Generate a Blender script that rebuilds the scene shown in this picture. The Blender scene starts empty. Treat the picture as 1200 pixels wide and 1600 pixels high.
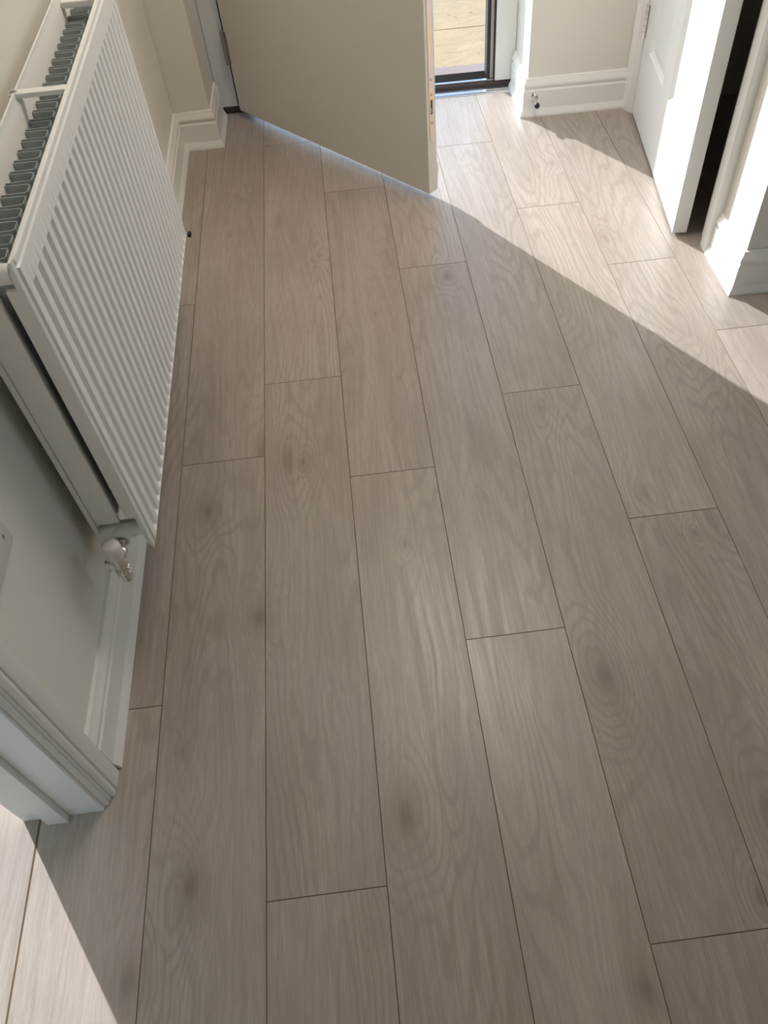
import bpy, bmesh, math, random
from mathutils import Vector, Matrix

random.seed(4)
SC = bpy.context.scene
COL = SC.collection

# ---------------------------------------------------------------- camera
FWD = Vector((0.0172, 0.6193, -0.7849))
RGT = Vector((0.9941, -0.0948, -0.0530))
UPV = Vector((0.1072, 0.7794, 0.6173))
cam_d = bpy.data.cameras.new('camera')
cam = bpy.data.objects.new('camera', cam_d)
COL.objects.link(cam)
SC.camera = cam
M3 = Matrix((RGT.normalized(), UPV.normalized(), -FWD.normalized())).transposed()
cam.matrix_world = Matrix.Translation((0.4200, -1.1509, 1.3650)) @ M3.to_4x4()
cam_d.sensor_fit = 'AUTO'
cam_d.sensor_width = 36.0
cam_d.lens = 36.0 * 1259.45 / 1600.0
cam_d.shift_x = -35.25 / 1600.0
cam_d.shift_y = 2.67 / 1600.0
cam_d.clip_start = 0.02

# ---------------------------------------------------------------- light
SUN_AZ = math.radians(32.4)     # travels towards +x, -y
SUN_EL = math.radians(27.7)
SUN_STRENGTH = 3.5
SKY_STRENGTH = 7.0
sd = bpy.data.lights.new('sun', 'SUN')
sd.energy = SUN_STRENGTH
sd.angle = math.radians(0.53)
sd.color = (0.965, 0.985, 1.0)
sun = bpy.data.objects.new('sun', sd)
COL.objects.link(sun)
sdir = Vector((math.sin(SUN_AZ) * math.cos(SUN_EL), -math.cos(SUN_AZ) * math.cos(SUN_EL), -math.sin(SUN_EL)))
sun.rotation_euler = sdir.to_track_quat('-Z', 'Y').to_euler()
sun.location = (-4, 8, 6)

world = bpy.data.worlds.new('sky')
SC.world = world
world.use_nodes = True
wn = world.node_tree
wn.nodes.clear()
wo = wn.nodes.new('ShaderNodeOutputWorld')
wb = wn.nodes.new('ShaderNodeBackground')
ws = wn.nodes.new('ShaderNodeTexSky')
ws.sky_type = 'HOSEK_WILKIE'
ws.sun_direction = (-sdir).normalized()
ws.turbidity = 3.0
ws.ground_albedo = 0.4
wb.inputs['Strength'].default_value = SKY_STRENGTH
wn.links.new(ws.outputs[0], wb.inputs['Color'])
wn.links.new(wb.outputs[0], wo.inputs['Surface'])

SC.view_settings.view_transform = 'Standard'
SC.view_settings.look = 'None'
SC.view_settings.exposure = 1.0
SC.view_settings.gamma = 1.0
SC.view_settings.use_curve_mapping = False
SC.cycles.max_bounces = 9
SC.cycles.diffuse_bounces = 5
SC.cycles.use_denoising = True
SC.cycles.sample_clamp_indirect = 6.0

# ---------------------------------------------------------------- node helpers
def new_mat(name):
    m = bpy.data.materials.new(name)
    m.use_nodes = True
    nt = m.node_tree
    b = nt.nodes.get('Principled BSDF')
    return m, nt, b

def noise(nt, vec, scale=5, detail=2, rough=0.5, dist=0.0):
    n = nt.nodes.new('ShaderNodeTexNoise')
    n.inputs['Scale'].default_value = scale
    n.inputs['Detail'].default_value = detail
    n.inputs['Roughness'].default_value = rough
    n.inputs['Distortion'].default_value = dist
    if vec is not None:
        nt.links.new(vec, n.inputs['Vector'])
    return n.outputs['Fac']

def mth(nt, op, a, b=None, c=None, clamp=False):
    n = nt.nodes.new('ShaderNodeMath')
    n.operation = op
    n.use_clamp = clamp
    for i, v in enumerate((a, b, c)):
        if v is None:
            continue
        if isinstance(v, (int, float)):
            n.inputs[i].default_value = v
        else:
            nt.links.new(v, n.inputs[i])
    return n.outputs[0]

def mapr(nt, v, a, b, c=0.0, d=1.0):
    n = nt.nodes.new('ShaderNodeMapRange')
    n.interpolation_type = 'SMOOTHSTEP'
    nt.links.new(v, n.inputs[0])
    for i, x in enumerate((a, b, c, d)):
        n.inputs[i + 1].default_value = x
    return n.outputs[0]

def mixc(nt, fac, a, b, mode='MIX'):
    n = nt.nodes.new('ShaderNodeMix')
    n.data_type = 'RGBA'
    n.blend_type = mode
    for sock, v in ((n.inputs[0], fac), (n.inputs[6], a), (n.inputs[7], b)):
        if isinstance(v, (int, float)):
            sock.default_value = v
        elif isinstance(v, tuple):
            sock.default_value = (*v, 1.0) if len(v) == 3 else v
        else:
            nt.links.new(v, sock)
    return n.outputs[2]

def bump(nt, b, h, strength=0.2, dist=0.002):
    n = nt.nodes.new('ShaderNodeBump')
    n.inputs['Strength'].default_value = strength
    n.inputs['Distance'].default_value = dist
    nt.links.new(h, n.inputs['Height'])
    nt.links.new(n.outputs[0], b.inputs['Normal'])

def paint(name, col, rough=0.5, bumpy=0.05, scale=120, var=0.03, spec=0.5):
    m, nt, b = new_mat(name)
    tc = nt.nodes.new('ShaderNodeTexCoord').outputs['Object']
    n1 = noise(nt, tc, 3.0, 3)
    dark = tuple(c * (1 - var) for c in col)
    nt.links.new(mixc(nt, n1, col, dark), b.inputs['Base Color'])
    b.inputs['Roughness'].default_value = rough
    b.inputs['Specular IOR Level'].default_value = spec
    bump(nt, b, noise(nt, tc, scale, 2), bumpy, 0.001)
    return m

def metal(name, col, rough=0.15):
    m, nt, b = new_mat(name)
    tc = nt.nodes.new('ShaderNodeTexCoord').outputs['Object']
    nt.links.new(mixc(nt, noise(nt, tc, 60, 2), col, tuple(c * 0.9 for c in col)), b.inputs['Base Color'])
    b.inputs['Metallic'].default_value = 1.0
    b.inputs['Roughness'].default_value = rough
    return m

# ---------------------------------------------------------------- materials
M_WALL = paint('wall_emulsion', (0.80, 0.775, 0.715), 0.85, 0.12, 260, 0.03, 0.2)
M_WHITE = paint('white_satin_paint', (0.85, 0.84, 0.81), 0.42, 0.04, 40)
M_CEIL = paint('ceiling_emulsion', (0.88, 0.87, 0.84), 0.9, 0.1, 260)
M_LEAF = paint('cream_door_skin', (0.74, 0.71, 0.645), 0.5, 0.06, 90)
M_UPVC = paint('white_upvc', (0.78, 0.80, 0.78), 0.3, 0.02, 30)
M_DOORW = paint('white_door_paint', (0.82, 0.82, 0.80), 0.38, 0.05, 60)
M_RAD = paint('radiator_enamel', (0.885, 0.885, 0.865), 0.33, 0.02, 30)
M_FIN = paint('grey_fin_primer', (0.42, 0.47, 0.475), 0.5, 0.05, 60)
M_BLACK = paint('black_rubber', (0.012, 0.012, 0.014), 0.55, 0.1, 60)
M_GASKET = paint('dark_blue_grey_gasket', (0.030, 0.032, 0.045), 0.45, 0.1, 60)
M_BROWN = paint('dark_brown_sill', (0.055, 0.034, 0.030), 0.5, 0.1, 60)
M_CHROME = metal('chrome', (0.80, 0.79, 0.78), 0.08)
M_ALU = metal('brushed_aluminium', (0.75, 0.76, 0.78), 0.28)
M_STEEL = metal('grey_hinge_steel', (0.42, 0.40, 0.37), 0.45)
M_CAP = paint('white_plastic', (0.74, 0.70, 0.69), 0.35, 0.02, 30)
M_SOCKET = paint('socket_plastic', (0.70, 0.67, 0.63), 0.35, 0.02, 30)
M_STEP = paint('mauve_brick_step', (0.28, 0.225, 0.21), 0.85, 0.4, 200, 0.12)

def brass_strip():
    m, nt, b = new_mat('pink_gold_strip')
    tc = nt.nodes.new('ShaderNodeTexCoord').outputs['Object']
    f = noise(nt, tc, 14, 1)
    nt.links.new(mixc(nt, mapr(nt, f, 0.35, 0.65), (0.80, 0.60, 0.42), (0.72, 0.60, 0.60)), b.inputs['Base Color'])
    b.inputs['Metallic'].default_value = 0.55
    b.inputs['Roughness'].default_value = 0.42
    return m
M_STRIP = brass_strip()

# knots of the boards under the camera: x, y, half width, strength (board coordinates)
KNOTS = [(0.0844, 1.0632, 0.0095, 0.50), (0.0665, -0.0109, 0.0190, 0.90), (0.1798, -0.2980, 0.0190, 1.00), (0.2821, 0.1031, 0.0133, 0.80), (0.8168, -0.5136, 0.0247, 1.00), (0.4264, -0.7193, 0.0228, 1.00), (0.0705, -0.7850, 0.0209, 1.00), (1.0827, -0.2230, 0.0076, 0.60), (1.1330, -0.2105, 0.0076, 0.60), (0.4848, -0.1622, 0.0086, 0.50), (0.7035, 0.7385, 0.0152, 0.80), (1.0119, -0.1040, 0.0171, 0.50), (-0.0171, -0.9098, 0.0209, 0.80), (0.7455, -1.0095, 0.0209, 0.90), (0.9529, -0.9112, 0.0114, 0.70), (0.3551, 0.9043, 0.0086, 0.40), (0.8486, 0.1808, 0.0142, 0.50), (0.4906, 0.6109, 0.0066, 0.50), (0.5301, 0.3483, 0.0066, 0.50), (1.1794, 0.8415, 0.0114, 0.35), (1.1172, 1.2732, 0.0114, 0.40), (0.0410, -0.5567, 0.0095, 0.50)]

def plank_mat():
    m, nt, b = new_mat('grey_oak_laminate')
    L = nt.links
    tc = nt.nodes.new('ShaderNodeTexCoord').outputs['Object']
    sx = nt.nodes.new('ShaderNodeSeparateXYZ'); L.new(tc, sx.inputs[0])
    at = nt.nodes.new('ShaderNodeAttribute'); at.attribute_name = 'plank'
    sa = nt.nodes.new('ShaderNodeSeparateColor'); L.new(at.outputs['Color'], sa.inputs[0])
    r1, r2, r3 = sa.outputs[0], sa.outputs[1], sa.outputs[2]
    X, Y = sx.outputs[0], sx.outputs[1]
    ox = mth(nt, 'MULTIPLY', r1, 37.0)
    oy = mth(nt, 'MULTIPLY', r2, 53.0)
    oz = mth(nt, 'MULTIPLY', r3, 29.0)
    def vec(ax, ay, warp=None, k=0.0):
        c = nt.nodes.new('ShaderNodeCombineXYZ')
        xx = mth(nt, 'MULTIPLY_ADD', X, ax, ox)
        if warp is not None:
            xx = mth(nt, 'MULTIPLY_ADD', warp, k, xx)
        L.new(xx, c.inputs[0])
        L.new(mth(nt, 'MULTIPLY_ADD', Y, ay, oy), c.inputs[1])
        L.new(oz, c.inputs[2])
        return c.outputs[0]
    # knots
    vo = nt.nodes.new('ShaderNodeTexVoronoi')
    vo.inputs['Scale'].default_value = 1.0
    vo.inputs['Randomness'].default_value = 1.0
    L.new(vec(8.5, 2.6), vo.inputs['Vector'])
    d = vo.outputs['Distance']
    vsel = nt.nodes.new('ShaderNodeSeparateColor'); L.new(vo.outputs['Color'], vsel.inputs[0])
    sel = mapr(nt, vsel.outputs[0], 0.76, 0.90, 0.0, 0.7)
    knot = mth(nt, 'MULTIPLY', mapr(nt, d, 0.0, 0.62, 1.0, 0.0), sel)
    core = mth(nt, 'MULTIPLY', mapr(nt, d, 0.03, 0.17, 1.0, 0.0), sel)
    halo = mth(nt, 'MULTIPLY', mapr(nt, d, 0.05, 0.42, 1.0, 0.0), sel)
    xy = nt.nodes.new('ShaderNodeCombineXYZ')
    jit = noise(nt, vec(22.0, 11.0), 1.0, 2.0, 0.5)
    L.new(mth(nt, 'MULTIPLY_ADD', jit, 0.016, mth(nt, 'SUBTRACT', X, 0.008)), xy.inputs[0]); L.new(Y, xy.inputs[1])
    for (kx, ky, kw, ka) in KNOTS:
        v1 = nt.nodes.new('ShaderNodeVectorMath'); v1.operation = 'SUBTRACT'
        L.new(xy.outputs[0], v1.inputs[0]); v1.inputs[1].default_value = (kx, ky, 0)
        v2 = nt.nodes.new('ShaderNodeVectorMath'); v2.operation = 'MULTIPLY'
        L.new(v1.outputs[0], v2.inputs[0]); v2.inputs[1].default_value = (1 / kw, 0.52 / kw, 0)
        v3 = nt.nodes.new('ShaderNodeVectorMath'); v3.operation = 'LENGTH'
        L.new(v2.outputs[0], v3.inputs[0])
        e = v3.outputs['Value']
        knot = mth(nt, 'MAXIMUM', knot, mapr(nt, e, 0.0, 4.2, ka * 0.9, 0.0))
        core = mth(nt, 'MAXIMUM', core, mapr(nt, e, 0.15, 0.85, ka * 0.75, 0.0))
        halo = mth(nt, 'MAXIMUM', halo, mapr(nt, e, 0.4, 2.3, ka * 1.5, 0.0))
    # cathedral rings
    f = noise(nt, vec(5.2, 0.72), 1.0, 2.0, 0.42)
    f = mth(nt, 'MULTIPLY_ADD', knot, 0.17, f)
    wob = noise(nt, vec(60.0, 16.0), 1.0, 2.0, 0.5)
    ph = mth(nt, 'MULTIPLY_ADD', f, 190.0, mth(nt, 'MULTIPLY', wob, 4.5))
    ring = mth(nt, 'SINE', ph)
    ring = mapr(nt, ring, 0.0, 1.0)
    m1 = mapr(nt, noise(nt, vec(4.5, 1.3), 1.3, 1.0), 0.40, 0.62, 0.25, 1.0)
    ring = mth(nt, 'MULTIPLY', ring, m1)
    # fibre
    fib = noise(nt, vec(150.0, 3.2, f, 22.0), 1.0, 3.0, 0.62)
    pore = noise(nt, vec(620.0, 26.0), 1.0, 2.0, 0.6)
    blot = noise(nt, vec(9.0, 3.0), 1.0, 3.0, 0.55)
    hue = noise(nt, vec(6.0, 1.6), 1.7, 2.0, 0.5)
    base = mixc(nt, mapr(nt, hue, 0.35, 0.65), (0.478, 0.418, 0.372), (0.445, 0.380, 0.347))
    base = mixc(nt, mapr(nt, blot, 0.40, 0.74, 0.0, 0.55), base, (0.335, 0.285, 0.240))
    base = mixc(nt, mth(nt, 'MULTIPLY', ring, 0.35), base, (0.245, 0.200, 0.165))
    base = mixc(nt, mapr(nt, fib, 0.36, 0.70, 0.0, 0.50), base, (0.32, 0.272, 0.232))
    base = mixc(nt, mapr(nt, pore, 0.42, 0.62, 0.22, 0.0), base, (0.24, 0.20, 0.17))
    base = mixc(nt, mth(nt, 'MULTIPLY', halo, 0.30), base, (0.25, 0.205, 0.17))
    base = mixc(nt, mth(nt, 'MULTIPLY', core, 0.62), base, (0.15, 0.115, 0.09))
    tone = mth(nt, 'MULTIPLY_ADD', r3, 0.13, 0.935)
    hsv = nt.nodes.new('ShaderNodeHueSaturation')
    L.new(base, hsv.inputs['Color']); L.new(tone, hsv.inputs['Value'])
    L.new(hsv.outputs[0], b.inputs['Base Color'])
    b.inputs['Specular IOR Level'].default_value = 0.5
    b.inputs['IOR'].default_value = 1.54
    L.new(mapr(nt, fib, 0.3, 0.7, 0.31, 0.41), b.inputs['Roughness'])
    h = mth(nt, 'ADD', mth(nt, 'MULTIPLY', ring, -0.5), mth(nt, 'MULTIPLY', fib, 0.6))
    bump(nt, b, h, 0.10, 0.0006)
    return m
M_PLANK = plank_mat()
M_GROOVE = paint('plank_bevel', (0.20, 0.135, 0.085), 0.6, 0.1, 100)

def slab_mat():
    m, nt, b = new_mat('riven_sandstone')
    L = nt.links
    tc = nt.nodes.new('ShaderNodeTexCoord').outputs['Object']
    n0 = noise(nt, tc, 9.0, 4, 0.55)
    mp = nt.nodes.new('ShaderNodeMapping'); mp.inputs['Scale'].default_value = (6.0, 8.0, 6.0)
    L.new(tc, mp.inputs[0])
    n1 = noise(nt, mp.outputs[0], 1.0, 3.0, 0.5, 1.6)
    # terrace edges: thin contour lines broken up by a mask
    fr = mth(nt, 'PINGPONG', mth(nt, 'MULTIPLY', n1, 7.0), 0.5)
    line = mapr(nt, fr, 0.0, 0.055, 1.0, 0.0)
    mask = mapr(nt, noise(nt, tc, 14.0, 2), 0.47, 0.56)
    line = mth(nt, 'MULTIPLY', line, mask)
    c = mixc(nt, mapr(nt, n0, 0.3, 0.7), (0.385, 0.285, 0.165), (0.34, 0.255, 0.146))
    c = mixc(nt, mth(nt, 'MULTIPLY', line, 0.75), c, (0.17, 0.115, 0.06))
    L.new(c, b.inputs['Base Color'])
    b.inputs['Roughness'].default_value = 0.85
    h = mth(nt, 'ADD', mth(nt, 'MULTIPLY', n1, 2.0), mth(nt, 'MULTIPLY', noise(nt, tc, 60, 3), 0.15))
    bump(nt, b, h, 0.22, 0.012)
    return m
M_SLAB = slab_mat()
M_GRAVEL = paint('joint_sand', (0.40, 0.33, 0.24), 0.9, 0.5, 200, 0.2)
M_LAWN = paint('lawn', (0.10, 0.16, 0.045), 0.9, 0.6, 200, 0.4)
M_BRICK = paint('outside_render', (0.55, 0.42, 0.33), 0.9, 0.4, 90, 0.15)

# ---------------------------------------------------------------- mesh helpers
def link(name, bm, mats, parent=None, loc=None, smooth=False, auto=None):
    me = bpy.data.meshes.new(name)
    bmesh.ops.recalc_face_normals(bm, faces=bm.faces)
    bm.to_mesh(me)
    bm.free()
    if not isinstance(mats, (list, tuple)):
        mats = [mats]
    for m in mats:
        me.materials.append(m)
    if smooth:
        for p in me.polygons:
            p.use_smooth = True
        if auto is not None:
            me.set_sharp_from_angle(angle=math.radians(auto))
    o = bpy.data.objects.new(name, me)
    COL.objects.link(o)
    if parent:
        o.parent = parent
    if loc:
        o.location = loc
    return o

def empty(name, loc=(0, 0, 0), rz=0.0):
    o = bpy.data.objects.new(name, None)
    o.empty_display_size = 0.1
    COL.objects.link(o)
    o.location = loc
    o.rotation_euler = (0, 0, rz)
    return o

def tag(o, label, cat, kind=None, group=None):
    o['label'] = label
    o['category'] = cat
    if kind:
        o['kind'] = kind
    if group:
        o['group'] = group
    return o

def box(bm, x0, x1, y0, y1, z0, z1, mi=0, bev=0.0):
    vs = [bm.verts.new((x, y, z)) for x in (x0, x1) for y in (y0, y1) for z in (z0, z1)]
    fs = []
    for q in ((0, 1, 3, 2), (4, 6, 7, 5), (0, 4, 5, 1), (2, 3, 7, 6), (0, 2, 6, 4), (1, 5, 7, 3)):
        f = bm.faces.new([vs[i] for i in q]); f.material_index = mi; fs.append(f)
    if bev > 0:
        es = list({e for f in fs for e in f.edges})
        bmesh.ops.bevel(bm, geom=es, offset=bev, segments=2, profile=0.5, affect='EDGES')

def prism(bm, pts, z0, z1, mi=0):
    lo = [bm.verts.new((p[0], p[1], z0)) for p in pts]
    hi = [bm.verts.new((p[0], p[1], z1)) for p in pts]
    n = len(pts)
    bm.faces.new(lo[::-1]).material_index = mi
    bm.faces.new(hi).material_index = mi
    for i in range(n):
        bm.faces.new((lo[i], lo[(i + 1) % n], hi[(i + 1) % n], hi[i])).material_index = mi

def tube(bm, p0, p1, r0, r1=None, seg=24, cap=True):
    if r1 is None:
        r1 = r0
    p0, p1 = Vector(p0), Vector(p1)
    d = (p1 - p0).normalized()
    a = d.orthogonal().normalized(); c = d.cross(a)
    A = [bm.verts.new(p0 + (a * math.cos(t) + c * math.sin(t)) * r0) for t in [2 * math.pi * i / seg for i in range(seg)]]
    B = [bm.verts.new(p1 + (a * math.cos(t) + c * math.sin(t)) * r1) for t in [2 * math.pi * i / seg for i in range(seg)]]
    for i in range(seg):
        bm.faces.new((A[i], A[(i + 1) % seg], B[(i + 1) % seg], B[i]))
    if cap:
        bm.faces.new(A[::-1]); bm.faces.new(B)

def lathe(bm, p0, axis, prof, seg=28):
    """prof: list of (distance along axis, radius)"""
    p0 = Vector(p0); d = Vector(axis).normalized()
    a = d.orthogonal().normalized(); c = d.cross(a)
    rings = []
    for (h, r) in prof:
        rings.append([bm.verts.new(p0 + d * h + (a * math.cos(t) + c * math.sin(t)) * max(r, 1e-5)) for t in [2 * math.pi * i / seg for i in range(seg)]])
    for R0, R1 in zip(rings, rings[1:]):
        for i in range(seg):
            bm.faces.new((R0[i], R0[(i + 1) % seg], R1[(i + 1) % seg], R1[i]))
    bm.faces.new(rings[0][::-1]); bm.faces.new(rings[-1])

def sweep(bm, path, prof, closed_prof=True):
    """Sweep a (t, z) skirting profile along a floor polyline; t is measured to the
    RIGHT of the walking direction, corners are mitred."""
    P = [Vector((p[0], p[1])) for p in path]
    rings = []
    for i, p in enumerate(P):
        if i == 0:
            d = (P[1] - P[0]).normalized(); nrm = Vector((d.y, -d.x)); k = 1.0
        elif i == len(P) - 1:
            d = (P[-1] - P[-2]).normalized(); nrm = Vector((d.y, -d.x)); k = 1.0
        else:
            d0 = (P[i] - P[i - 1]).normalized(); d1 = (P[i + 1] - P[i]).normalized()
            n0 = Vector((d0.y, -d0.x)); n1 = Vector((d1.y, -d1.x))
            nrm = (n0 + n1).normalized(); k = 1.0 / max(nrm.dot(n0), 0.2)
        rings.append([bm.verts.new((p.x + nrm.x * t * k, p.y + nrm.y * t * k, z)) for (t, z) in prof])
    n = len(prof)
    for R0, R1 in zip(rings, rings[1:]):
        for j in range(n):
            if j == n - 1 and not closed_prof:
                continue
            bm.faces.new((R0[j], R0[(j + 1) % n], R1[(j + 1) % n], R1[j]))
    bm.faces.new(rings[0]); bm.faces.new(rings[-1][::-1])

# frame that follows the left wall: n = distance out of the wall, y = along it
TH = math.radians(1.015)
O_L = Vector((-0.1297, -0.0003, 0.0))
def LW(n, y, z=0.0):
    return Vector((O_L.x + n * math.cos(TH) - y * math.sin(TH), O_L.y + n * math.sin(TH) + y * math.cos(TH), z))
WL = -0.006         # wall surface in that frame

# ================================================================ FLOOR
W, PL = 0.192, 1.2029
OFF = {-2: 0.95, -1: 0.7415, 0: 0.1362, 1: 1.5823, 2: 1.2444, 3: 0.7979, 4: 1.4518, 5: 1.0356, 6: 0.7091, 7: 0.3874}
FX0, FX1, FY0, FY1 = -3.6, 3.6, -3.2, 1.87
bm = bmesh.new()
cl = bm.loops.layers.color.new('plank')
G, GD = 0.00085, 0.0012
k0 = math.floor(FX0 / W); k1 = math.ceil(FX1 / W)
rr = random.Random(11)
for k in range(k0, k1):
    xa, xb = max(k * W, FX0), min((k + 1) * W, FX1)
    off = OFF.get(k, rr.random() * PL)
    jm = math.ceil((FY0 - off) / PL) - 1
    y = off + jm * PL
    while y < FY1:
        ya, yb = max(y, FY0), min(y + PL, FY1)
        y += PL
        if k == 0 and abs(ya - 0.1362) < 0.01:
            yb = FY1
        if k == 0 and ya > 1.0:
            continue
        if yb - ya < 0.003:
            continue
        rc = (rr.random(), rr.random(), rr.random(), 1)
        gr = 0.0028 if k == -2 else G       # a slightly open joint by the left doorway
        top = [(xa + G, ya + G), (xb - gr, ya + G), (xb - gr, yb - G), (xa + G, yb - G)]
        bot = [(xa, ya), (xb, ya), (xb, yb), (xa, yb)]
        tv = [bm.verts.new((p[0], p[1], 0)) for p in top]
        bv = [bm.verts.new((p[0], p[1], -GD)) for p in bot]
        f = bm.faces.new(tv); fs = [f]
        for i in range(4):
            g = bm.faces.new((bv[i], bv[(i + 1) % 4], tv[(i + 1) % 4], tv[i]))
            g.material_index = 1; fs.append(g)
        for q in fs:
            for l in q.loops:
                l[cl] = rc
me = bpy.data.meshes.new('floor')
# solid sub-base under the boards
vs = [bm.verts.new((x, yy, z)) for z in (-0.03, -GD - 0.0002) for x, yy in ((FX0, FY0), (FX1, FY0), (FX1, FY1), (FX0, FY1))]
for q in ((3, 2, 1, 0), (4, 5, 6, 7), (0, 1, 5, 4), (1, 2, 6, 5), (2, 3, 7, 6), (3, 0, 4, 7)):
    bm.faces.new([vs[i] for i in q]).material_index = 1
bm.to_mesh(me); bm.free()
me.materials.append(M_PLANK); me.materials.append(M_GROOVE)
floor = bpy.data.objects.new('floor', me); COL.objects.link(floor)
floor.location = (-0.0496, 0.0003, 0)
floor.rotation_euler = (0, 0, math.radians(0.963))     # boards run a degree off the house axis
tag(floor, 'grey brown oak effect laminate plank floor running towards the front door', 'floor', 'structure')

# ================================================================ WALLS
H = 2.4
def pbox(bm, n0, n1, y0, y1, z0, z1):
    prism(bm, [LW(n0, y0)[:2], LW(n1, y0)[:2], LW(n1, y1)[:2], LW(n0, y1)[:2]], z0, z1)

bm = bmesh.new()
pbox(bm, -0.134, WL, -0.625, 1.626, 0, H)
pbox(bm, -0.134, WL, -3.19, -1.45, 0, H)
pbox(bm, -0.134, WL, -1.45, -0.625, 2.03, H)
tag(link('wall_left', bm, M_WALL), 'cream painted hall wall behind the radiator, with doorway', 'wall', 'structure')

XR0, XR1, YF, YO = -0.0425, 1.0286, 1.628, 1.925      # door recess
bm = bmesh.new()
box(bm, -0.60, XR0, YF, YO, 0, H)
box(bm, -3.6, -3.0, YF, YO, 0, H)
box(bm, -3.0, -0.60, YF, YO, 0, 0.35)
box(bm, -3.0, -0.60, YF, YO, 2.1, H)
box(bm, XR1, 3.6, YF, YO, 0, H)
box(bm, XR0, XR1, YF, YO, 2.10, H)
tag(link('wall_front', bm, M_WALL), 'cream wall around the front door recess', 'wall', 'structure')

XW, YC = 1.3885, 0.561                               # right wall plane and its near corner
bm = bmesh.new()
box(bm, XW, XW + 0.1, YC, 0.806, 0, H)
box(bm, XW, XW + 0.1, 0.806, 1.572, 2.03, H)
box(bm, XW, XW + 0.1, 1.572, YF - 0.001, 0, H)
box(bm, XW + 0.1, 3.6, YC, YC + 0.1, 0, H)
box(bm, 2.3, 2.4, YC + 0.1, YF - 0.001, 0, H)
tag(link('wall_right', bm, M_WALL), 'cream wall with its outer corner right of the white panelled door', 'wall', 'structure')

bm = bmesh.new()
box(bm, -0.5, 3.6, -3.3, -3.2, 0, 0.9); box(bm, -3.6, -0.5, -3.3, -3.2, 0, 1.0)
box(bm, -3.6, 3.6, -3.3, -3.2, 2.1, H)  # unseen opening added and sized to brighten the left doorway lining
for a, b_ in ((-0.5, 3.6),):
    box(bm, a, b_, -3.3, -3.2, 0.9, 2.1)
tag(link('wall_back', bm, M_WALL), 'cream wall behind the camera with an opening added to let fill daylight in', 'wall', 'structure')
bm = bmesh.new()  # unseen opening put in so daylight reaches the left wall
box(bm, 3.6, 3.7, -3.3, YO, 0, 0.9); box(bm, 3.6, 3.7, -3.3, YO, 2.1, H)
box(bm, 3.6, 3.7, -3.3, -0.7, 0.9, 2.1); box(bm, 3.6, 3.7, 0.2, YO, 0.9, 2.1)
tag(link('wall_east', bm, M_WALL), 'cream side wall far right with an opening added for daylight from that side', 'wall', 'structure')
bm = bmesh.new()
box(bm, -3.7, -3.6, -3.3, YO, 0, H)
tag(link('wall_west', bm, M_WALL), 'cream side wall of the room left of the hall', 'wall', 'structure')
bm = bmesh.new()
box(bm, -3.7, 3.7, -3.3, YO, H, H + 0.1)
tag(link('ceiling', bm, M_CEIL), 'flat white ceiling over the hall', 'ceiling', 'structure')

# ---------------------------------------------------------------- unseen glowing disc added under the ceiling to brighten the shaded hall
FILL_E = 8.4
m_l, nt_l, b_l = new_mat('fill_glow')
b_l.inputs['Base Color'].default_value = (0.9, 0.88, 0.84, 1)
b_l.inputs['Emission Color'].default_value = (1.0, 0.875, 0.765, 1)
b_l.inputs['Emission Strength'].default_value = FILL_E
cl_ = tag(empty('fill_light', (0.72, 0.85, H)), 'round glowing fill light added under the hall ceiling, out of view', 'fill light')
bm = bmesh.new(); lathe(bm, (0, 0, -0.001), (0, 0, -1), [(0, 0.325), (0.03, 0.325), (0.034, 0.318)], 48)
link('fill_base', bm, M_WHITE, cl_, smooth=True, auto=40)
bm = bmesh.new(); lathe(bm, (0, 0, -0.0352), (0, 0, -1), [(0, 0.31), (0.02, 0.303), (0.04, 0.26), (0.052, 0.16), (0.056, 0.04)], 48)
link('fill_disc', bm, m_l, cl_, smooth=True)

# ---------------------------------------------------------------- skirting boards
SK = [(0, 0), (0.024, 0), (0.024, 0.004), (0.0225, 0.008), (0.0165, 0.0215), (0.0155, 0.0235), (0.015, 0.026), (0.015, 0.082),
      (0.0115, 0.0865), (0.0112, 0.0895), (0.0135, 0.093), (0.0148, 0.0975), (0.0145, 0.102), (0.0115, 0.108), (0.0085, 0.113), (0.0075, 0.119), (0.0065, 0.1215), (0, 0.122)]
bm = bmesh.new()
sweep(bm, [LW(WL, -0.5725)[:2], LW(WL, 1.6265)[:2], (XR0, YF), (XR0, 1.832)], SK)
o = link('baseboard_left', bm, M_WHITE, smooth=True, auto=35)
tag(o, 'white moulded skirting along the radiator wall and round the door recess', 'skirting board', 'structure')
bm = bmesh.new()
sweep(bm, [(XR1, 1.845), (XR1, YF), (1.366, YF)], SK)
o = link('baseboard_right', bm, M_WHITE, smooth=True, auto=35)
tag(o, 'white moulded skirting between front door and panelled door, carrying the door stop', 'skirting board', 'structure')
bm = bmesh.new()
sweep(bm, [(XW, 0.735), (XW, YC), (3.59, YC)], SK)
o = link('baseboard_corner', bm, M_WHITE, smooth=True, auto=35)
tag(o, 'white moulded skirting wrapping the sunlit outer corner at right', 'skirting board', 'structure')

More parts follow.
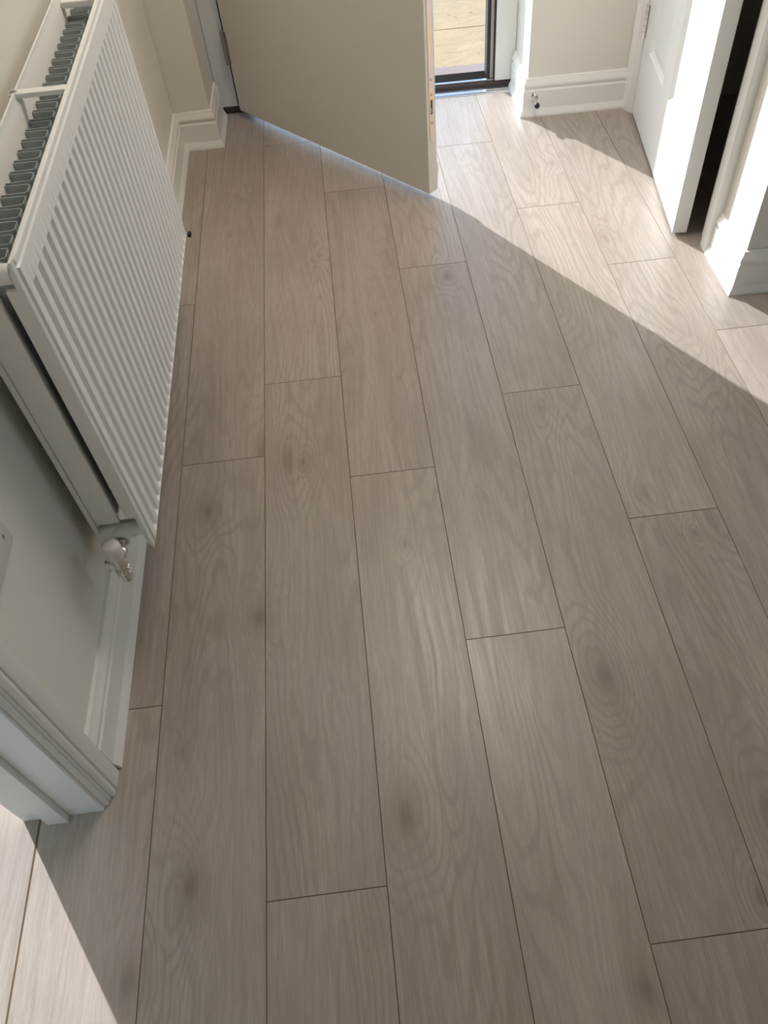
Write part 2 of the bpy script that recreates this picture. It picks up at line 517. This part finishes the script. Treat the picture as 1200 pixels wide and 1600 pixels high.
# ---------------------------------------------------------------- architraves
AR = [(0, 0), (0, 0.0165), (0.003, 0.019), (0.030, 0.0195), (0.0325, 0.0185), (0.0335, 0.0155), (0.0365, 0.0165), (0.0405, 0.018), (0.0445, 0.017), (0.0475, 0.0135),
      (0.0485, 0.0105), (0.0515, 0.0115), (0.0535, 0.0095), (0.0545, 0.0075), (0.058, 0.0085), (0.0605, 0.0065), (0.0625, 0.003), (0.0625, 0)]
def architrave(name, pfun, h, mat, parent=None):
    """pfun(w, t) -> (x, y); w across from the outer edge, t out of the wall"""
    bm = bmesh.new()
    pts = [pfun(w, t) for (w, t) in AR]
    prism(bm, pts, 0, h)
    return link(name, bm, mat, parent, smooth=True, auto=32)

# left doorway (trim_1): architrave, lining, stop
t1 = tag(empty('trim_1', LW(-0.06, -0.64)), 'white moulded door surround with lining and stop at the lower left', 'door frame', 'structure')
T1i = Matrix.Translation(-t1.location)
def at_t1(o):
    o.data.transform(T1i); o.parent = t1; return o
at_t1(architrave('architrave', lambda w, t: LW(WL + t, -0.5755 - w)[:2], 2.07, M_WHITE))
bm = bmesh.new(); pbox(bm, -0.142, WL + 0.001, -0.645, -0.626, 0, 2.03)
at_t1(link('door_lining', bm, M_WHITE))
bm = bmesh.new(); pbox(bm, -0.099, -0.064, -0.657, -0.6452, 0, 2.02)
at_t1(link('door_stop_bead', bm, M_WHITE))
bm = bmesh.new(); pbox(bm, -0.142, WL + 0.001, -1.45, -1.43, 0, 2.03); pbox(bm, -0.142, WL + 0.001, -1.43, -0.645, 2.01, 2.03)
at_t1(link('far_lining', bm, M_WHITE))
at_t1(architrave('architrave', lambda w, t: LW(WL + t, -1.495 + w)[:2], 2.07, M_WHITE))

# right doorway (trim_2)
t2 = tag(empty('trim_2', (XW, 1.18, 0)), 'white moulded surround of the panelled door on the right wall', 'door frame', 'structure')
T2i = Matrix.Translation(-t2.location)
def at_t2(o):
    o.data.transform(T2i); o.parent = t2; return o
at_t2(architrave('architrave', lambda w, t: (XW - t * 1.25, 0.735 + w), 2.07, M_WHITE))
at_t2(architrave('architrave', lambda w, t: (XW - t * 1.25, YF - 0.002 - w), 2.07, M_WHITE))
bm = bmesh.new(); box(bm, XW - 0.001, XW + 0.102, 0.807, 0.826, 0, 2.03); at_t2(link('door_lining', bm, M_WHITE))
bm = bmesh.new(); box(bm, XW - 0.001, XW + 0.102, 1.552, 1.571, 0, 2.03); at_t2(link('door_lining', bm, M_WHITE))
bm = bmesh.new(); box(bm, XW - 0.001, XW + 0.102, 0.807, 1.571, 2.0, 2.03); at_t2(link('head_lining', bm, M_WHITE))
bm = bmesh.new(); box(bm, XW + 0.045, XW + 0.075, 0.8262, 0.838, 0, 2.0); at_t2(link('door_stop_bead', bm, M_WHITE))

# ================================================================ FRONT DOOR FRAME (trim_3)
t3 = tag(empty('trim_3', (0.49, 1.885, 0)), 'white front door frame with dark seals and brown threshold', 'door frame', 'structure')
T3i = Matrix.Translation(-t3.location)
def at_t3(o):
    o.data.transform(T3i); o.parent = t3; return o
YJ = 1.850
bm = bmesh.new()
box(bm, XR0 + 0.001, 0.0235, YJ, 1.92, 0.024, 2.09, bev=0.002)
at_t3(link('frame_jamb', bm, M_UPVC))
bm = bmesh.new()
box(bm, 0.957, XR1 - 0.001, YJ, 1.92, 0.024, 2.09, bev=0.002)
at_t3(link('frame_jamb', bm, M_UPVC))
bm = bmesh.new()
box(bm, 0.0235, 0.957, YJ, 1.92, 2.03, 2.09, bev=0.002)
at_t3(link('frame_head', bm, M_UPVC))
# seals in the rebate of the right jamb: bright bead, grey strip, dark gasket
bm = bmesh.new(); box(bm, 0.952, 0.957, 1.862, 1.868, 0.026, 2.03); at_t3(link('weather_seal', bm, M_BLACK))
bm = bmesh.new(); box(bm, 0.9405, 0.9570, 1.869, 1.90, 0.026, 2.03, bev=0.002); at_t3(link('frame_rebate', bm, M_STEEL))
bm = bmesh.new(); box(bm, 0.930, 0.9405, 1.880, 1.93, 0.026, 2.03, bev=0.002); at_t3(link('weather_seal', bm, M_GASKET))
bm = bmesh.new(); box(bm, 0.0237, 0.062, 1.858, 1.915, 0.026, 2.03, bev=0.001); at_t3(link('weather_seal', bm, M_BLACK))
# threshold
bm = bmesh.new(); box(bm, XR0 + 0.001, XR1 - 0.001, 1.8505, 1.94, -0.02, 0.0195, bev=0.002)
at_t3(link('threshold_sill', bm, M_BROWN))
bm = bmesh.new(); box(bm, 0.0, 0.955, 1.862, 1.878, 0.0196, 0.025, bev=0.0015)
at_t3(link('threshold_lip', bm, M_ALU))
bm = bmesh.new()
# ribbed rubber seal
pr = []
for i in range(13):
    yy = 1.879 + i * 0.0042
    pr.append((yy, 0.030 if i % 2 else 0.0255))
lo = [bm.verts.new((0.03, yy, 0.0197)) for yy, z in pr]; hi = [bm.verts.new((0.03, yy, z)) for yy, z in pr]
lo2 = [bm.verts.new((0.945, yy, 0.0197)) for yy, z in pr]; hi2 = [bm.verts.new((0.945, yy, z)) for yy, z in pr]
for i in range(12):
    bm.faces.new((hi[i], hi[i + 1], hi2[i + 1], hi2[i])); bm.faces.new((lo[i + 1], lo[i], lo2[i], lo2[i + 1]))
    bm.faces.new((lo[i], lo[i + 1], hi[i + 1], hi[i])); bm.faces.new((lo2[i + 1], lo2[i], hi2[i], hi2[i + 1]))
bm.faces.new((lo[0], hi[0], hi2[0], lo2[0])); bm.faces.new((hi[12], lo[12], lo2[12], hi2[12]))
at_t3(link('threshold_seal', bm, M_BLACK))
# floor trim in front of the sill
bm = bmesh.new()
prof = [(1.8065, 0.0), (1.8085, 0.0025), (1.815, 0.0058), (1.823, 0.0062), (1.825, 0.0045), (1.8275, 0.0062), (1.840, 0.0066), (1.8495, 0.0066), (1.8495, 0.0)]
A = [bm.verts.new((0.115, a, z + 0.0002)) for a, z in prof]; B = [bm.verts.new((1.0035, a, z + 0.0002)) for a, z in prof]
for i in range(len(prof)):
    j = (i + 1) % len(prof)
    bm.faces.new((A[i], A[j], B[j], B[i]))
bm.faces.new(A[::-1]); bm.faces.new(B)
o = link('trim_4', bm, M_ALU)
tag(o, 'silver metal floor trim strip along the front door threshold', 'trim', 'structure')

# ================================================================ FRONT DOOR LEAF (door_1)
HP = Vector((0.0322, 1.8165)); FP = Vector((0.6373, 1.1380))
LZ, LT = 0.0245, 0.0385
d1 = (FP - HP); L1 = d1.length
rz1 = math.atan2(d1.y, d1.x)
door1 = tag(empty('door_1', (HP.x, HP.y, 0), rz1), 'cream front door standing open into the hall, seen from its inner face', 'door', 'structure')
# local: x along the leaf, +y towards outside face
bm = bmesh.new()
box(bm, 0, L1, 0, LT, LZ, 2.02, bev=0.0018)
link('door_leaf', bm, M_LEAF, door1)
bm = bmesh.new()   # rain bar on the outside face: moulded nose profile
prof = [(LT + 0.0001, 0.040), (LT + 0.003, 0.041), (LT + 0.005, 0.052), (LT + 0.0055, 0.066), (LT + 0.0045, 0.072), (LT + 0.007, 0.084), (LT + 0.0075, 0.098), (LT + 0.004, 0.110), (LT + 0.0001, 0.112)]
A = [bm.verts.new((0.03, a, z)) for a, z in prof]; B = [bm.verts.new((L1 - 0.002, a, z)) for a, z in prof]
for i in range(len(prof)):
    j = (i + 1) % len(prof); bm.faces.new((A[i], A[j], B[j], B[i]))
bm.faces.new(A[::-1]); bm.faces.new(B)
rb_ = link('rain_bar', bm, M_UPVC, door1)
bm = bmesh.new()   # lock faceplate set in the free edge
yc = 0.0195; hw = 0.009; xs = L1 + 0.0003
z0s, z1s = 0.181, 1.98
pts = [(yc + hw * math.cos(t), z0s + hw + hw * math.sin(t)) for t in [math.pi + math.pi * i / 10 for i in range(11)]] + \
      [(yc + hw * math.cos(t), z1s - hw + hw * math.sin(t)) for t in [math.pi * i / 10 for i in range(11)]]
A = [bm.verts.new((xs - 0.004, a, z)) for a, z in pts]; B = [bm.verts.new((xs + 0.0012, a, z)) for a, z in pts]
for i in range(len(pts)):
    j = (i + 1) % len(pts); bm.faces.new((A[i], A[j], B[j], B[i]))
bm.faces.new(A[::-1]); bm.faces.new(B)
lp = link('lock_strip', bm, M_STRIP, door1); lp['label'] = 'pinkish gold lock strip'
bm = bmesh.new()
box(bm, xs + 0.0009, xs + 0.0016, yc - 0.0036, yc + 0.0036, 0.262, 0.302)
link('lock_slot', bm, M_BLACK, lp)
bm = bmesh.new()
box(bm, xs + 0.001, xs + 0.0030, yc - 0.0036, yc - 0.0008, 0.268, 0.280)
link('hook_bolt', bm, M_STEEL, lp)
for zz in (0.2365, 0.316, 0.357):
    bm = bmesh.new(); lathe(bm, (xs + 0.0008, yc, zz), (1, 0, 0), [(0, 0.0042), (0.0008, 0.0042), (0.0012, 0.003), (0.0009, 0.0008)], 16)
    link('screw', bm, M_STEEL, lp)
hg = None
for zc in (0.232, 1.05, 1.80):
    bm = bmesh.new()
    lathe(bm, (-0.0055, -0.004, zc - 0.055), (0, 0, 1), [(0, 0.004), (0.002, 0.0075), (0.036, 0.0075), (0.0365, 0.0066), (0.0375, 0.0075), (0.0725, 0.0075), (0.0735, 0.0066), (0.0745, 0.0075), (0.108, 0.0075), (0.110, 0.004)], 20)
    box(bm, -0.001, 0.008, -0.0035, -0.0002, zc - 0.05, zc + 0.05)
    link('hinge', bm, M_STEEL, door1, smooth=True, auto=30)

# ================================================================ PANELLED DOOR (door_2)
P0 = Vector((1.3795, 1.540)); P1 = Vector((1.3015, 0.8325))
d2 = P1 - P0; L2 = d2.length
rz2 = math.atan2(d2.y, d2.x)
door2 = tag(empty('door_2', (P0.x, P0.y, 0), rz2), 'white panelled internal door ajar on the right, half in sun', 'door', 'structure')
# local: x along leaf, hall face at y=0 (hall side is -y), back face at +TK
TK = 0.040
xcuts = [0, 0.082, 0.312, 0.396, 0.628, L2]
zcuts = [0.010, 0.236, 0.86, 1.02, 1.86, 1.98]
def face_grid(bm, y, s):
    prof = [(0.0, 0.0), (0.0035, 0.0045), (0.0105, 0.0105), (0.0135, 0.0115), (0.040, 0.0045), (0.043, 0.0045)]
    for i in range(5):
        for j in range(5):
            a, b_, c, d = xcuts[i], xcuts[i + 1], zcuts[j], zcuts[j + 1]
            if i in (1, 3) and j in (1, 3):
                prev = None
                for (ins, dep) in prof:
                    ring = [bm.verts.new((x, y + s * dep, z)) for x, z in ((a + ins, c + ins), (b_ - ins, c + ins), (b_ - ins, d - ins), (a + ins, d - ins))]
                    if prev:
                        for q in range(4):
                            bm.faces.new((prev[q], prev[(q + 1) % 4], ring[(q + 1) % 4], ring[q]))
                    prev = ring
                bm.faces.new(prev)
            else:
                bm.faces.new([bm.verts.new(p) for p in ((a, y, c), (b_, y, c), (b_, y, d), (a, y, d))])
bm = bmesh.new()
face_grid(bm, 0.0, 1); face_grid(bm, TK, -1)
def quad(bm, *p):
    bm.faces.new([bm.verts.new(q) for q in p])
for x in xcuts[:1] + xcuts[-1:]:
    for j in range(5):
        quad(bm, (x, 0, zcuts[j]), (x, TK, zcuts[j]), (x, TK, zcuts[j + 1]), (x, 0, zcuts[j + 1]))
for z in (zcuts[0], zcuts[-1]):
    for i in range(5):
        quad(bm, (xcuts[i], 0, z), (xcuts[i + 1], 0, z), (xcuts[i + 1], TK, z), (xcuts[i], TK, z))
bmesh.ops.remove_doubles(bm, verts=bm.verts, dist=0.00005)
link('door_leaf', bm, M_DOORW, door2)
for zc in (0.295, 1.0, 1.75):
    bm = bmesh.new()
    prof = [(0, 0.003), (0.0015, 0.0062)]
    for q in range(5):
        h0 = 0.002 + q * 0.0185
        prof += [(h0, 0.0062), (h0 + 0.0170, 0.0062), (h0 + 0.0175, 0.0048), (h0 + 0.0182, 0.0048)]
    prof += [(0.0955, 0.0062), (0.098, 0.003)]
    lathe(bm, (-0.001, -0.0068, zc - 0.047), (0, 0, 1), prof, 20)
    box(bm, 0.0, 0.006, -0.0012, -0.0002, zc - 0.046, zc + 0.046)
    link('hinge', bm, M_CHROME, door2, smooth=True, auto=30)

# ================================================================ RADIATOR
YA, YB, ZB, ZT = -0.248, 0.758, 0.20, 0.80
rad = tag(empty('radiator', LW(0, 0), TH), 'white double panel radiator with vertical flutes and grey convector fins on the left wall', 'radiator')
NF = 0.112
def panel_mesh(nf, dirn, thick):
    """fluted sheet: nf outer surface, dirn +1 faces the hall, -1 faces the wall"""
    bm = bmesh.new()
    ng = 28; pitch = (YB - YA - 0.076) / (ng - 1)
    ys = [YA, YA + 0.0012, YA + 0.0015, YA + 0.0095, YA + 0.0115]
    shape = [(-0.0110, 0.0), (-0.0092, 0.04), (-0.0070, 0.5), (-0.0052, 0.93), (-0.0040, 1.0), (0.0040, 1.0), (0.0052, 0.93), (0.0070, 0.5), (0.0092, 0.04), (0.0110, 0.0)]
    cols = [(YA, -0.0045, 0), (YA + 0.0015, -0.0035, 0), (YA + 0.0100, -0.0035, 0), (YA + 0.0125, 0.0, 0)]
    for g in range(ng):
        c = YA + 0.038 + g * pitch
        for dy, v in shape:
            cols.append((c + dy, 0.0, v))
    cols += [(YB - 0.0125, 0.0, 0), (YB - 0.0100, -0.0035, 0), (YB - 0.0015, -0.0035, 0), (YB, -0.0045, 0)]
    rows = [(ZB, -0.0045, 0), (ZB + 0.0015, -0.0035, 0), (ZB + 0.007, -0.0035, 0), (ZB + 0.009, 0, 0), (ZB + 0.0115, 0, 0), (ZB + 0.0135, 0, 0.45), (ZB + 0.0175, 0, 0.85), (ZB + 0.022, 0, 1), (0.5, 0, 1),
            (ZT - 0.058, 0, 1), (ZT - 0.053, 0, 0.85), (ZT - 0.050, 0, 0.45), (ZT - 0.0485, 0, 0), (ZT - 0.0145, 0, 0), (ZT - 0.0130, -0.0035, 0), (ZT - 0.0095, -0.0035, 0), (ZT - 0.0085, -0.0012, 0), (ZT - 0.0025, -0.0012, 0), (ZT, -0.0035, 0)]
    grid = []
    for (z, e1, k) in rows:
        r = []
        for (y, e2, v) in cols:
            dep = min(e1, e2) - 0.0075 * v * k
            r.append(bm.verts.new((nf + dirn * dep, y, z)))
        grid.append(r)
    for a in range(len(rows) - 1):
        for b_ in range(len(cols) - 1):
            bm.faces.new((grid[a][b_], grid[a][b_ + 1], grid[a + 1][b_ + 1], grid[a + 1][b_]))
    # back sheet and rim
    nb = nf - dirn * thick
    nt2 = nf - dirn * 0.0072
    back = [(nt2, ZB), (nt2, ZB + 0.006), (nb, ZB + 0.014), (nb, ZT - 0.017), (nt2, ZT - 0.009), (nt2, ZT)]
    qa = [bm.verts.new((n_, YA, z)) for n_, z in back]
    qb = [bm.verts.new((n_, YB, z)) for n_, z in back]
    for i in range(5):
        bm.faces.new((qa[i], qb[i], qb[i + 1], qa[i + 1]))
    bm.faces.new([qa[0]] + grid[0] + [qb[0]])
    bm.faces.new([qa[-1]] + grid[-1] + [qb[-1]])
    bm.faces.new(qa[::-1] + [r[0] for r in grid])
    bm.faces.new(qb[::-1] + [r[-1] for r in grid])
    return bm
fp = link('front_panel', panel_mesh(NF, 1, 0.012), M_RAD, rad, smooth=True, auto=38)
rp = link('rear_panel', panel_mesh(0.0165, -1, 0.012), M_RAD, rad, smooth=True, auto=38)

def fins(name, nb, nt_, pitch, wtop, z0, z1):
    bm = bmesh.new()
    pts = []
    y = YA + 0.012
    cor = 0.003
    n = int((YB - YA - 0.024) / pitch)
    for i in range(n):
        a = y + i * pitch
        g = (pitch - wtop) / 2
        pts += [(nb, a), (nb, a + g - 0.001), (nt_ - cor * (1 if nt_ > nb else -1), a + g), (nt_, a + g + cor), (nt_, a + g + wtop - cor), (nt_ - cor * (1 if nt_ > nb else -1), a + g + wtop), (nb, a + g + wtop + 0.001)]
    t = 0.0013
    lo, hi, lo2, hi2 = [], [], [], []
    for i, p in enumerate(pts):
        pa = Vector(pts[max(i - 1, 0)]); pb = Vector(pts[min(i + 1, len(pts) - 1)])
        d = (pb - pa); d = d.normalized() if d.length > 0 else Vector((0, 1)); nn = Vector((d.y, -d.x)) * t / 2
        lo.append(bm.verts.new((p[0] + nn.x, p[1] + nn.y, z0))); hi.append(bm.verts.new((p[0] + nn.x, p[1] + nn.y, z1)))
        lo2.append(bm.verts.new((p[0] - nn.x, p[1] - nn.y, z0))); hi2.append(bm.verts.new((p[0] - nn.x, p[1] - nn.y, z1)))
    for i in range(len(pts) - 1):
        bm.faces.new((lo[i], lo[i + 1], hi[i + 1], hi[i])); bm.faces.new((lo2[i + 1], lo2[i], hi2[i], hi2[i + 1]))
        bm.faces.new((hi[i], hi[i + 1], hi2[i + 1], hi2[i])); bm.faces.new((lo[i + 1], lo[i], lo2[i], lo2[i + 1]))
    return link(name, bm, M_FIN, rad)
f1 = fins('convector_fins', 0.0290, 0.0670, 0.0333, 0.0235, 0.285, 0.757); f1['label'] = 'dark grey convector fins'
f2 = fins('convector_fins', 0.0995, 0.0745, 0.0333, 0.0165, 0.285, 0.757); f2['label'] = 'dark grey convector fins'
# end faces of the two convector packs
bm = bmesh.new(); box(bm, 0.0830, 0.0995, YA + 0.0035, YA + 0.0115, 0.283, 0.757, bev=0.0012)
link('end_plate', bm, M_RAD, rad)
bm = bmesh.new(); box(bm, 0.0290, 0.0700, YA + 0.0035, YA + 0.0115, 0.275, 0.748, bev=0.0015)
link('end_plate', bm, M_RAD, rad)
# cross tubes joining the panels (top and bottom, near and far)
for (yy, zz) in ((YA + 0.011, 0.779), (YB - 0.011, 0.777), (YA + 0.013, 0.247), (YB - 0.013, 0.247)):
    bm = bmesh.new()
    top_ = zz > 0.5
    lathe(bm, (0.0288, yy, zz), (1, 0, 0), [(0, 0.013), (0.012, 0.0135), (0.018, 0.0150), (0.052, 0.0150), (0.058, 0.0135), (0.0708, 0.013)] if top_ else
          [(0, 0.0145), (0.010, 0.0145), (0.014, 0.0170), (0.056, 0.0170), (0.060, 0.0145), (0.0708, 0.0145)], 28)
    if not top_:
        s = -1 if yy < 0.2 else 1
        lathe(bm, (0.064, yy, zz), (0, s, 0), [(0, 0.0165), (0.026, 0.0165), (0.0275, 0.0155), (0.0275, 0.0115), (0.024, 0.011)], 28)
    link('connection_tube', bm, M_RAD, rad, smooth=True, auto=40)
# strap across the top
bm = bmesh.new(); box(bm, 0.0145, 0.1045, 0.232, 0.250, 0.7915, 0.7995, bev=0.001)
box(bm, 0.0150, 0.0175, 0.230, 0.252, 0.776, 0.7995)
link('strap', bm, M_RAD, rad)
bm = bmesh.new(); lathe(bm, (0.0215, 0.2405, 0.7990), (0, 0, 1), [(0, 0.0042), (0.0018, 0.0042), (0.0022, 0.003)], 16)
link('strap_screw', bm, M_STEEL, rad)
bm = bmesh.new(); box(bm, 0.030, 0.098, 0.640, 0.664, 0.778, 0.790, bev=0.002)
link('lifting_lug', bm, M_RAD, rad)
# wall brackets
for yy in (-0.10, 0.61):
    bm = bmesh.new(); box(bm, WL + 0.0005, 0.0160, yy, yy + 0.03, 0.26, 0.74)
    link('wall_bracket', bm, M_RAD, rad)
# valve: tail, body, cap, nut, outlet
VY, VN = -0.3045, 0.064
bm = bmesh.new()
lathe(bm, (VN, YA - 0.012, 0.247), (0, -1, 0), [(0, 0.009), (0.004, 0.009), (0.005, 0.0070), (0.018, 0.0070), (0.019, 0.0125), (0.021, 0.0135), (0.033, 0.0135), (0.035, 0.0125), (0.036, 0.010), (0.050, 0.010)], 28)
lathe(bm, (VN, VY, 0.262), (0, 0, -1), [(0, 0.0105), (0.004, 0.0115), (0.028, 0.0115), (0.030, 0.0085), (0.034, 0.0085), (0.035, 0.0130), (0.037, 0.0138), (0.0405, 0.0138), (0.0415, 0.0130), (0.0425, 0.0138), (0.046, 0.0138), (0.048, 0.0125), (0.049, 0.0105), (0.066, 0.0100), (0.070, 0.0080)], 28)
lathe(bm, (VN - 0.004, VY, 0.236), (-1, 0, 0), [(0, 0.009), (0.012, 0.0092), (0.013, 0.0105), (0.020, 0.0105), (0.0215, 0.0085)], 24)
va = link('radiator_valve', bm, M_CHROME, rad, smooth=True, auto=35); va['label'] = 'chrome angled valve under the near end'
bm = bmesh.new()
lathe(bm, (VN, VY, 0.2605), (0, 0, 1), [(0, 0.0140), (0.003, 0.0158), (0.006, 0.0165), (0.026, 0.0160), (0.031, 0.0145), (0.0335, 0.0110), (0.0345, 0.004)], 28)
link('valve_cap', bm, M_CAP, va, smooth=True, auto=50)
# small dark plug at the far lower corner
bm = bmesh.new(); box(bm, 0.1125, 0.1215, YB - 0.006, YB + 0.010, 0.197, 0.206, bev=0.001)
pg = link('end_plug', bm, M_BLACK, rad); pg['label'] = 'small black plug on the far lower corner'

# ================================================================ SOCKET
so = tag(empty('wall_socket', LW(WL, -0.456, 0.515), TH), 'white electrical socket plate on the left wall between radiator and door surround', 'socket')
bm = bmesh.new(); box(bm, 0, 0.009, -0.073, 0.043, -0.043, 0.043, bev=0.0025)
link('faceplate', bm, M_SOCKET, so, smooth=True, auto=35)
for yy in (0.024, -0.036):
    bm = bmesh.new(); lathe(bm, (0.0085, yy, -0.015), (1, 0, 0), [(0, 0.0033), (0.0012, 0.0033), (0.0014, 0.002)], 16)
    link('screw', bm, M_STEEL, so)

# ================================================================ DOOR STOP
ds = tag(empty('door_stop', (1.0490, YF - 0.015, 0.063)), 'chrome cylindrical door stop with black rubber tip on the skirting beside the front door', 'door stop')
bm = bmesh.new()
lathe(bm, (0, -0.0002, 0), (0, -1, 0), [(0, 0.0145), (0.002, 0.0145), (0.004, 0.0125), (0.005, 0.0085), (0.008, 0.0068), (0.022, 0.0062), (0.040, 0.0066), (0.050, 0.0080), (0.056, 0.0085)], 32)
link('stem', bm, M_CHROME, ds, smooth=True, auto=40)
bm = bmesh.new()
lathe(bm, (0, -0.0562, 0), (0, -1, 0), [(0, 0.0088), (0.008, 0.0088), (0.0105, 0.0080), (0.0115, 0.0065)], 32)
link('rubber_tip', bm, M_BLACK, ds, smooth=True, auto=40)

# ================================================================ OUTSIDE
bm = bmesh.new(); box(bm, -0.6, 1.6, 1.942, 2.112, -0.12, -0.022, bev=0.003)
tag(link('doorstep', bm, M_STEP), 'mauve brick doorstep outside the front door', 'doorstep', 'structure')
def slab(x0, x1, y0, y1, zt):
    bm = bmesh.new()
    n = 14
    pts = []
    def side(a, b_, fx):
        for i in range(n):
            t = i / n
            x = a[0] + (b_[0] - a[0]) * t; y = a[1] + (b_[1] - a[1]) * t
            j = random.uniform(-0.003, 0.003)
            pts.append((x + (j if fx else 0), y + (0 if fx else j)))
    side((x0, y0), (x1, y0), 0); side((x1, y0), (x1, y1), 1); side((x1, y1), (x0, y1), 0); side((x0, y1), (x0, y0), 1)
    prism(bm, pts, zt - 0.04, zt)
    return bm
ys_ = [2.118, 2.505, 3.10, 3.70, 4.3]
lab = ['beige riven sandstone paving slab next to the mauve doorstep', 'beige riven sandstone paving slab in the second row from the doorstep', 'beige riven sandstone slabs farther out from the door', 'beige riven sandstone slabs farther out from the door']
for i in range(4):
    xs_ = [-1.5, 0.30 if i % 2 == 0 else 0.1, 1.45 if i % 2 == 0 else 1.25, 2.6]
    for k in range(3):
        o = link('paving_slab', slab(xs_[k] + 0.002, xs_[k + 1] - 0.002, ys_[i] + 0.002, ys_[i + 1] - 0.002, -0.040 - 0.001 * ((i + k) % 2)), M_SLAB)
        if k == 1 and i < 2:
            tag(o, lab[i], 'paving slab', None)
        else:
            tag(o, 'beige riven sandstone paving slab around the two in front of the open door', 'paving slab', None, 'outer paving slabs')
bm = bmesh.new(); box(bm, -12, 12, 1.95, 20, -0.16, -0.080)
tag(link('garden_ground', bm, M_GRAVEL), 'sandy ground beneath the paving outside', 'ground', 'structure')
